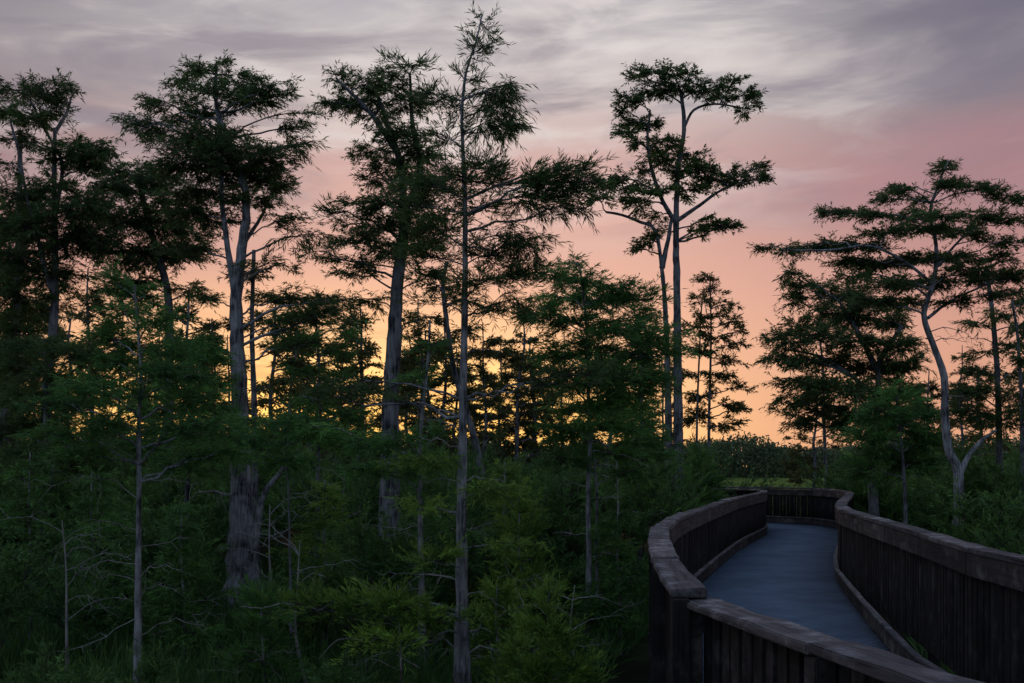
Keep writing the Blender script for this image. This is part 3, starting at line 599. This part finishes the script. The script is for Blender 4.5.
def railing(name, label, pts, inner, step=1.75, drop=0.0, curb=False):
    """inner = +1 when the deck lies on the left of the walking direction"""
    P = resample(pts, step); n = len(P)
    root = root_empty(name, label, 'railing', (float(P[n // 2][0]), float(P[n // 2][1]), GZ))
    seg = np.diff(P, axis=0); sd = seg / np.linalg.norm(seg, axis=1)[:, None]
    nn = np.stack([-sd[:, 1], sd[:, 0]], 1) * inner
    mit = np.empty((n, 2)); mit[0] = nn[0]; mit[-1] = nn[-1]
    for i in range(1, n - 1):
        m = nn[i - 1] + nn[i]; m /= np.linalg.norm(m); mit[i] = m / max(0.4, float(m @ nn[i]))
    dl = np.interp(P[:, 1], [0, 7, 9, 10.5, 13.8, 16], [.38, .38, .34, .28, .07, .0]) if curb else np.zeros(n)
    def run(nm, mat, o0, o1, z0, z1, bev=0.006, jit=0.0, gap=0.006, k=None):
        d_ = dl if k else np.zeros(n)
        for i in range(n - 1):
            g = sd[i] * gap; dz = float(rng.normal(0, 0.006)) if nm == 'cap_board' else 0
            box_obj(nm, mat, root, [P[i] + mit[i] * (o0 + d_[i]) + g, P[i] + mit[i] * (o1 + d_[i]) + g, P[i + 1] + mit[i + 1] * (o1 + d_[i + 1]) - g, P[i + 1] + mit[i + 1] * (o0 + d_[i + 1]) - g], z0 + dz, z1 + dz, bev, jit)
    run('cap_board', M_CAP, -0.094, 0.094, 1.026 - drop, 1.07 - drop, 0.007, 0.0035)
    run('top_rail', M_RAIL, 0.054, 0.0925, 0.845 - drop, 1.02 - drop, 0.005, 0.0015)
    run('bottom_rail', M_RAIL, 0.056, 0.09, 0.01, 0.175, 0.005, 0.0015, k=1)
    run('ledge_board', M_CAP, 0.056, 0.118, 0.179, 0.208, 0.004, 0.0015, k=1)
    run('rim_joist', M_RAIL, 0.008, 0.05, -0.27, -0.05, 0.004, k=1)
    for i in range(n):
        t = sd[min(i, n - 2)] * 0.047; m = mit[i] / np.linalg.norm(mit[i])
        jit = rng.normal(0, 0.003, 2)
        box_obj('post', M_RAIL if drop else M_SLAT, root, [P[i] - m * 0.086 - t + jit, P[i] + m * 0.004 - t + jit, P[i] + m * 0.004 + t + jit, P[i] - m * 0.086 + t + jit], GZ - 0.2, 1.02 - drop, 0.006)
    # balusters
    B = []
    for i in range(n - 1):
        ln = np.linalg.norm(seg[i]); k = int(round(ln / 0.118))
        for j in range(k):
            q = P[i] + seg[i] * (j + 0.5) / k
            if np.hypot(*q) < 45: B.append((q, sd[i], nn[i]))
    def size(b):
        q = b[0]; vis = 0 if (q[1] > 1.0 and abs(q[0] / q[1]) < 0.56) else 100
        return vis + np.hypot(*q)
    B.sort(key=size)
    def corners(b):
        q, d, m = b; w = 0.045; c = q + m * 0.031 + d * rng.normal(0, 0.004)
        return [c - d * w - m * 0.019, c - d * w + m * 0.019, c + d * w + m * 0.019, c + d * w - m * 0.019]
    me0 = None
    for b in B[:100]:
        c = corners(b)
        if me0 is None:
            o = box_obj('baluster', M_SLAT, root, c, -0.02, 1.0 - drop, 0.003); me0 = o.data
        else:
            o = bpy.data.objects.new('baluster', me0); COL.objects.link(o); o.parent = root
            cc = np.mean(c, axis=0); o.location = (cc[0] - root.location.x, cc[1] - root.location.y, 0.49 - drop / 2 - root.location.z)
            o.rotation_euler = (rng.normal(0, .004), rng.normal(0, .004), math.atan2(b[1][1], b[1][0]) + rng.normal(0, .03))
    a = Acc()
    for b in B[100:]:
        c = np.array(corners(b)); v = np.array([[*p, -0.02] for p in c] + [[*p, 1.0 - drop] for p in c])
        a.add(v, [[0, 1, 5, 4], [1, 2, 6, 5], [2, 3, 7, 6], [3, 0, 4, 7], [3, 2, 1, 0], [4, 5, 6, 7]], 0.5, 0)
    if B[100:]:
        o = a.build('balusters_beyond', [M_SLAT], root, tuple(root.location)); o['kind'] = 'stuff'
    return P
railing('boardwalk_railing', 'weathered wooden railing on the left of the boardwalk, curving away to the far bend', LEFT, -1)
railing('boardwalk_railing', 'nearest low railing section sweeping across the bottom right corner in front of the deck', NEAR, -1, 1.25, 0.055)
railing('boardwalk_railing', 'long dark weathered railing on the right of the boardwalk, leaving at the right edge', RIGHT, 1, curb=True)
LEFT = NEAR[:-1] + [(0.93, 4.95)] + LEFT[1:]

# deck: transverse planks between the two edges
def inner_edge(P, s, off, n):
    Q = resample(P, 0.1)
    if off is None: off = np.interp(Q[:, 1], [0, 7, 9, 10.5, 13.8, 16], [.42, .42, .38, .32, .12, .06])[:, None]
    d = np.gradient(Q, axis=0); d /= np.linalg.norm(d, axis=1)[:, None]
    Q = Q + np.stack([-d[:, 1], d[:, 0]], 1) * s * off
    c = np.concatenate([[0], np.cumsum(np.linalg.norm(np.diff(Q, axis=0), axis=1))]); t = np.linspace(0, c[-1], n)
    return np.stack([np.interp(t, c, Q[:, 0]), np.interp(t, c, Q[:, 1])], 1)
NP = 250
LE = inner_edge(LEFT, -1, 0.0, NP + 1); RE = inner_edge(RIGHT, 1, None, NP + 1)
# pair the edges by walking fractions that keep planks square to the path
from math import hypot
m, nt = new_mat('deck_boards'); M_DECK = m
out = N(nt, 'ShaderNodeOutputMaterial'); p = N(nt, 'ShaderNodeBsdfPrincipled'); p.inputs['Roughness'].default_value = 0.8; p.inputs['Specular IOR Level'].default_value = 0.1
at = N(nt, 'ShaderNodeAttribute', attribute_name='tint'); tc = N(nt, 'ShaderNodeTexCoord')
n1 = N(nt, 'ShaderNodeTexNoise'); n1.inputs['Scale'].default_value = 1.3; n1.inputs['Detail'].default_value = 7; n1.inputs['Roughness'].default_value = .65
L(nt, tc.outputs['Object'], n1.inputs['Vector'])
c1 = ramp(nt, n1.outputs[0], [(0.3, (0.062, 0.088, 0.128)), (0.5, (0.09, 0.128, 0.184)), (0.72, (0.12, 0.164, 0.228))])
c2 = ramp(nt, at.outputs['Fac'], [(0, (0.8, 0.8, 0.8)), (1, (1.12, 1.12, 1.12))])
mx = N(nt, 'ShaderNodeMix', data_type='RGBA', blend_type='MULTIPLY'); mx.inputs[0].default_value = 1
L(nt, c1, mx.inputs[6]); L(nt, c2, mx.inputs[7]); L(nt, mx.outputs[2], p.inputs['Base Color'])
n2 = N(nt, 'ShaderNodeTexNoise'); n2.inputs['Scale'].default_value = 60; n2.inputs['Detail'].default_value = 4; L(nt, tc.outputs['Object'], n2.inputs['Vector'])
bp = N(nt, 'ShaderNodeBump'); bp.inputs['Strength'].default_value = .35; bp.inputs['Distance'].default_value = .004
L(nt, n2.outputs[0], bp.inputs['Height']); L(nt, bp.outputs[0], p.inputs['Normal']); L(nt, p.outputs[0], out.inputs[0])
a = Acc()
def lerp2(E, f):
    f = f * (len(E) - 1); i = min(int(f), len(E) - 2); return E[i] + (E[i + 1] - E[i]) * (f - i)
for k in range(NP):
    g = 0.007 if k % 11 else 0.06
    A0 = lerp2(LE, (k + g) / NP); A1 = lerp2(LE, (k + 1) / NP); B0 = lerp2(RE, (k + g) / NP); B1 = lerp2(RE, (k + 1) / NP)
    z1 = rng.normal(0, 0.0006); z0 = z1 - 0.038
    v = np.array([[*A0, z0], [*B0, z0], [*B1, z0], [*A1, z0], [*A0, z1], [*B0, z1], [*B1, z1], [*A1, z1]])
    a.add(v, [[3, 2, 1, 0], [4, 5, 6, 7], [0, 1, 5, 4], [1, 2, 6, 5], [2, 3, 7, 6], [3, 0, 4, 7]], rng.uniform(0.35, 0.65), 0)
deck = a.build('boardwalk_deck', [M_DECK]); deck['kind'] = 'structure'
a = Acc()   # bearers under the planks
for k in range(0, NP, 14):
    A0, A1 = lerp2(LE, k / NP), lerp2(LE, (k + .5) / NP); B0, B1 = lerp2(RE, k / NP), lerp2(RE, (k + .5) / NP)
    s = (B0 - A0) * .06; A0, A1, B0, B1 = A0 + s, A1 + s, B0 - s, B1 - s
    v = np.array([[*A0, -.25], [*B0, -.25], [*B1, -.25], [*A1, -.25], [*A0, -.045], [*B0, -.045], [*B1, -.045], [*A1, -.045]])
    a.add(v, [[3, 2, 1, 0], [4, 5, 6, 7], [0, 1, 5, 4], [1, 2, 6, 5], [2, 3, 7, 6], [3, 0, 4, 7]], .5, 0)
o = a.build('bearers', [M_RAIL], deck)

# ------------------------------------------------------------------ ground
m, nt = new_mat('swamp_ground')
out = N(nt, 'ShaderNodeOutputMaterial'); p = N(nt, 'ShaderNodeBsdfPrincipled'); p.inputs['Roughness'].default_value = 0.95; p.inputs['Specular IOR Level'].default_value = 0.05
tc = N(nt, 'ShaderNodeTexCoord')
n1 = N(nt, 'ShaderNodeTexNoise'); n1.inputs['Scale'].default_value = 0.7; n1.inputs['Detail'].default_value = 8; L(nt, tc.outputs['Object'], n1.inputs['Vector'])
c = ramp(nt, n1.outputs[0], [(0.35, (0.008, 0.008, 0.006)), (0.55, (0.014, 0.018, 0.009)), (0.7, (0.03, 0.045, 0.018))]); L(nt, c, p.inputs['Base Color']); L(nt, p.outputs[0], out.inputs[0])
M_GROUND = m
nx, ny = 120, 120
gx = np.sign(np.linspace(-1, 1, nx)) * np.abs(np.linspace(-1, 1, nx)) ** 2.2 * 1500; gy = -60 + np.linspace(0, 1, ny) ** 2.2 * 2600
X, Yg = np.meshgrid(gx, gy); Z = GZ + 0.07 * np.sin(X * 0.8 + 1) * np.sin(Yg * 0.7) * np.exp(-np.hypot(X, Yg) / 80) - 0.02
a = Acc(); i = np.arange(ny - 1)[:, None] * nx; j = np.arange(nx - 1)[None, :]
a.add(np.stack([X, Yg, Z], -1), np.stack([i + j, i + j + 1, i + nx + j + 1, i + nx + j], -1).reshape(-1, 4), .5, 0)
g = a.build('ground', [M_GROUND], smooth=True); g['kind'] = 'structure'

# ------------------------------------------------------------------ undergrowth: shrubs, ferns and saplings nobody could count
def deck_clear(x, y, r):
    Q = np.vstack([LE[::6], RE[::6], (LE[::6] + RE[::6]) / 2, resample(RIGHT, 1.)])
    return np.min(np.hypot(Q[:, 0] - x, Q[:, 1] - y)) > r
def shrub(acc, x, y, h, w, px, style, cover):
    base = np.array([x, y, GZ]); ns = 4
    for _ in range(ns):
        ztop = h * rng.uniform(0.55, 1.0); C = base + np.array([rng.normal(0, w * .45), rng.normal(0, w * .45), ztop * 0.75])
        lp = limb_path(base + np.array([rng.normal(0, .1), rng.normal(0, .1), 0]), C, 7)
        pad(acc, acc, lp, C, (w * .6, w * .6, ztop * .2), px, style, cover)
und = Acc(); cnt = 0
for _ in range(4000):
    Y = rng.uniform(6.5, 12) if rng.random() < .3 else rng.uniform(12, 42); x = rng.uniform(-0.62, 0.62) * Y; pxx = 512 + x / Y * F
    if not deck_clear(x, Y, 2.0): continue
    if Y < 12: top = rng.uniform(630, 760)
    elif pxx < 690: top = rng.uniform(440, 600) if Y < 18 else rng.uniform(430, 490)
    elif pxx < 728: top = rng.uniform(460, 500)
    elif pxx < 850: continue
    else: top = rng.uniform(432, 520)
    h = CH + (HY - top) / F * Y - GZ
    if h < 0.35 or h > 4.6: continue
    if Y < 12 and pxx > 640: continue
    if 190 < pxx < 305 and Y < 21: continue
    if 650 < pxx < 700 and 14 < Y < 34 and h > 2.6 - .0 * Y: continue
    if math.sin(x * 1.3 + 2) * math.sin(Y * .9) < -.15 and pxx < 300 and Y < 19: continue
    if 365 < pxx < 450 and 11.8 < Y < 19 and rng.random() < .7: continue
    if math.sin(x * .55 + 1.3) * math.sin(Y * .42 + x * .2) < -.35: continue
    shrub(und, x, Y, h, rng.uniform(.5, 1.1) * (0.6 + Y / 40) * (.7 if Y < 12 else 1), max(Y, 9) / F * (1.0 if Y < 14 else 1.25), ST_UP if rng.random() < .3 else ST_SHRUB, .7 if Y < 20 else .9); cnt += 1
    if cnt > 300: break
# low scrub right of the far bend
for _ in range(60):
    Y = rng.uniform(33, 60); pxx = rng.uniform(845, 1010); x = (pxx - 512) / F * Y
    h = CH + (HY - rng.uniform(435, 475)) / F * Y - GZ
    if deck_clear(x, Y, 1.3): shrub(und, x, Y, h, rng.uniform(.6, 1.4), Y / F, ST_FAR, .7)
# sedge and fern blades standing on the swamp floor
n = 70000
P = np.empty((n, 3)); P[:, 1] = 6 + 24 * rng.uniform(0, 1, n) ** 1.3; P[:, 0] = rng.uniform(-0.6, 0.6, n) * P[:, 1]; P[:, 2] = GZ - .02
dens = np.sin(P[:, 0] * 1.7) * np.sin(P[:, 1] * 1.3 + 1) + rng.normal(0, .5, n)
Q = np.vstack([LE[::5], RE[::5], (LE[::5] + RE[::5]) / 2, LE[::5] * .25 + RE[::5] * .75, resample(RIGHT, .3), resample(LEFT, .5)]); dm = np.min(np.hypot(Q[:, 0][None] - P[:, 0][:, None], Q[:, 1][None] - P[:, 1][:, None]), axis=1)
keep = (dens > -.5) & (dm > 1.1) & ~((P[:, 1] < 11) & (P[:, 0] > .9)); P = P[keep]; n = len(P)
D = norm(rng.normal(0, .33, (n, 3)) + np.array([0, 0, 1.0]))
leaves(und, P, D, rng.uniform(.25, .85, n), rng.uniform(.012, .025, n) * (1 + P[:, 1] / 25), np.clip(.3 + rng.normal(0, .15, n), 0, 1))
u = und.build('undergrowth', [M_UND, M_TWIG]); u['kind'] = 'stuff'; u['label'] = 'dark tangle of shrubs and ferns covering the swamp floor'; u['category'] = 'undergrowth'
print('undergrowth faces', len(u.data.polygons), cnt)

# marsh grass
a = Acc(); n = 60000
P = np.empty((n, 3)); P[:, 1] = rng.uniform(55, 200, n); P[:, 0] = rng.uniform(-0.1, 0.62, n) * P[:, 1]; P[:, 2] = GZ
D = norm(rng.normal(0, .25, (n, 3)) + np.array([0, 0, 1.0]))
patch = 0.5 + 0.25 * np.sin(P[:, 0] * .21) * np.sin(P[:, 1] * .09 + 1) + 0.15 * np.sin(P[:, 0] * .9 + P[:, 1] * .13)
leaves(a, P, D, rng.uniform(.5, 1.1, n), P[:, 1] / F * 1.6, np.clip(patch + rng.normal(0, .08, n), 0, 1))
o = a.build('marsh_grass', [M_GRASS]); o['kind'] = 'stuff'; o['label'] = 'pale green marsh grass in the open beyond the bend of the boardwalk'; o['category'] = 'grass'
# scattered marsh bushes
a = Acc()
for _ in range(60):
    Y = rng.uniform(75, 170); x = rng.uniform(0.0, .62) * Y
    h = rng.uniform(1.5, 4.2)
    if 720 < 512 + x / Y * F < 850 : 
        continue
    shrub(a, x, Y, h, rng.uniform(1.5, 4), Y / F * .6, ST_FAR2, .7)
o = a.build('marsh_bushes', [M_UND, M_TWIG]); o['kind'] = 'stuff'; o['label'] = 'scattered low bushes in the marsh before the distant treeline'; o['category'] = 'bushes'
# distant treeline
a = Acc(); n = 200000
P = np.empty((n, 3)); P[:, 0] = rng.uniform(-150, 160, n)
tx = np.arange(-150, 161, 2.6) + rng.uniform(-1, 1, 120); th = rng.uniform(6.0, 10.6, 120); tw = rng.uniform(1.8, 4.5, 120)
hh = np.maximum(5.6, np.max(th[None] - 2.6 * ((P[:, 0][:, None] - tx[None]) / tw[None]) ** 2, axis=1))
P[:, 1] = rng.uniform(205, 235, n); P[:, 2] = GZ + hh * rng.uniform(0, 1, n) ** .8 * rng.uniform(.85, 1.0, n)
leaves(a, P, rng.normal(size=(n, 3)) + np.array([0, 0, .4]), rng.uniform(.5, 1.0, n), rng.uniform(.28, .5, n), np.clip(.45 + .3 * np.sin(P[:, 0] * .5) * np.sin(P[:, 2]) + rng.normal(0, .12, n), 0, 1))
o = a.build('distant_treeline', [M_FAR]); o['kind'] = 'stuff'; o['label'] = 'far line of woods along the horizon beyond the marsh'; o['category'] = 'woods'

# ------------------------------------------------------------------ sky
Wd = bpy.data.worlds.new('World'); S.world = Wd; Wd.use_nodes = True
nt = Wd.node_tree; nt.nodes.clear()
out = N(nt, 'ShaderNodeOutputWorld'); bg = N(nt, 'ShaderNodeBackground')
tc = N(nt, 'ShaderNodeTexCoord'); sp = N(nt, 'ShaderNodeSeparateXYZ'); L(nt, tc.outputs['Generated'], sp.inputs[0])
def M(op, *a, clamp=False):
    n = N(nt, 'ShaderNodeMath', operation=op); n.use_clamp = clamp
    for i, v in enumerate(a):
        if isinstance(v, (int, float)): n.inputs[i].default_value = v
        else: L(nt, v, n.inputs[i])
    return n.outputs[0]
def sstep(v, a, b):
    n = N(nt, 'ShaderNodeMapRange', interpolation_type='SMOOTHSTEP')
    n.inputs[1].default_value = a; n.inputs[2].default_value = b; L(nt, v, n.inputs[0]); return n.outputs[0]
def mixc(f, a, b, bt='MIX'):
    n = N(nt, 'ShaderNodeMix', data_type='RGBA', blend_type=bt)
    if isinstance(f, (int, float)): n.inputs[0].default_value = f
    else: L(nt, f, n.inputs[0])
    for k, v in ((6, a), (7, b)):
        if isinstance(v, tuple): n.inputs[k].default_value = (*v, 1)
        else: L(nt, v, n.inputs[k])
    return n.outputs[2]
e = M('DIVIDE', M('ARCSINE', sp.outputs['Z']), math.pi / 2)
az = M('ARCTAN2', sp.outputs['X'], sp.outputs['Y'])
cen = ramp(nt, e, [(0, (.72, .37, .19)), (.04, (.74, .39, .22)), (.075, (.72, .385, .25)), (.11, (.66, .36, .27)), (.15, (.60, .34, .28)), (.19, (.52, .335, .31)), (.225, (.52, .445, .43)), (.255, (.47, .43, .435)), (.28, (.35, .33, .36)), (.4, (.34, .40, .52)), (1, (.27, .41, .66))])
sid = ramp(nt, e, [(0, (.62, .30, .17)), (.075, (.54, .27, .20)), (.12, (.40, .205, .195)), (.165, (.26, .15, .165)), (.2, (.23, .17, .19)), (.23, (.24, .215, .235)), (.28, (.15, .14, .175)), (.4, (.28, .35, .48)), (1, (.27, .41, .66))])
back = ramp(nt, e, [(0, (.20, .27, .36)), (.3, (.28, .36, .48)), (1, (.27, .41, .66))])
aa = M('ABSOLUTE', M('ADD', az, 0.03))
c = mixc(sstep(aa, 0.1, 0.56), cen, sid)
ga = M('SUBTRACT', 1.0, sstep(M('ABSOLUTE', M('ADD', az, .18)), 0.08, .46))
c = mixc(M('MULTIPLY', ga, M('SUBTRACT', 1.0, sstep(e, .05, .135))), c, (1.0, .56, .25))
c = mixc(M('MULTIPLY', ga, M('SUBTRACT', 1.0, sstep(e, .02, .085))), c, (1.42, .78, .18))
c = mixc(sstep(aa, 0.9, 2.0), c, back)
cv = N(nt, 'ShaderNodeCombineXYZ')
L(nt, M('ADD', M('MULTIPLY', az, 4.6), M('MULTIPLY', e, 5.0)), cv.inputs[0]); L(nt, M('SUBTRACT', M('MULTIPLY', e, 34.0), M('MULTIPLY', az, 1.5)), cv.inputs[1])
def cloud(seed, scale, lo, hi, det=6, dist=.8):
    n = N(nt, 'ShaderNodeTexNoise'); n.noise_dimensions = '4D'; n.inputs['W'].default_value = seed; n.inputs['Scale'].default_value = scale
    n.inputs['Detail'].default_value = det; n.inputs['Distortion'].default_value = dist; n.inputs['Roughness'].default_value = .55
    L(nt, cv.outputs[0], n.inputs['Vector']); return sstep(n.outputs[0], lo, hi)
up = sstep(e, .12, .2); hi = M('MULTIPLY', up, M('SUBTRACT', 1.0, sstep(e, .45, .7)))
c = mixc(M('MULTIPLY', M('MULTIPLY', cloud(7.7, .9, .42, .66), hi), .75), c, mixc(sstep(aa, .2, .55), (.63, .58, .555), (.38, .32, .33)))
c = mixc(M('MULTIPLY', M('MULTIPLY', cloud(2.3, .75, .46, .66), hi), .72), c, (.20, .175, .21))
right = M('MULTIPLY', sstep(az, .2, .5), M('MULTIPLY', sstep(e, .17, .26), M('SUBTRACT', 1.0, sstep(e, .4, .6))))
c = mixc(M('MULTIPLY', right, .75), c, (.12, .11, .16))
band = M('MULTIPLY', sstep(az, .05, .4), M('MULTIPLY', sstep(e, .13, .16), M('SUBTRACT', 1.0, sstep(e, .185, .21))))
c = mixc(M('MULTIPLY', M('MULTIPLY', band, cloud(9.2, .5, .35, .6)), .6), c, (.36, .19, .215))
streak = cloud(4.1, 1.6, .48, .62, 7, 1.2)
c = mixc(M('MULTIPLY', M('MULTIPLY', streak, M('SUBTRACT', 1.0, sstep(e, .03, .12))), M('MULTIPLY', ga, .6)), c, (.42, .17, .10))
sky = N(nt, 'ShaderNodeTexSky', sky_type='NISHITA'); sky.sun_disc = False; sky.sun_elevation = math.radians(4); sky.sun_rotation = math.radians(-6)
c = mixc(1.0, c, mixc(1.0, sky.outputs[0], (.003, .003, .003), 'MULTIPLY'), 'ADD')
L(nt, c, bg.inputs[0]); bg.inputs[1].default_value = 1.0; L(nt, bg.outputs[0], out.inputs[0])

ld = bpy.data.lights.new('sun', 'SUN'); ld.energy = 0.2; ld.angle = math.radians(8); ld.color = (1.0, .55, .28)
lo = bpy.data.objects.new('sun', ld); COL.objects.link(lo)
dv = Vector((math.sin(math.radians(-6)), math.cos(math.radians(-6)), math.tan(math.radians(4))))
lo.rotation_euler = dv.to_track_quat('Z', 'Y').to_euler(); lo.location = (-4, 40, 20)

cam = bpy.data.cameras.new('camera'); co = bpy.data.objects.new('camera', cam); COL.objects.link(co)
co.location = (0, 0, CH); co.rotation_euler = (math.radians(90), 0, 0)
cam.sensor_width = 36; cam.lens = F / 1024 * 36; cam.shift_y = (HY - 341.5) / 1024; cam.clip_end = 4000; cam.clip_start = .05
S.camera = co
S.view_settings.view_transform = 'Standard'; S.view_settings.look = 'None'; S.view_settings.exposure = 0.3; S.view_settings.gamma = 1
S.cycles.max_bounces = 6; S.cycles.diffuse_bounces = 3; S.cycles.transmission_bounces = 3
print('TOTAL faces', sum(len(o.data.polygons) for o in S.objects if o.type == 'MESH'))
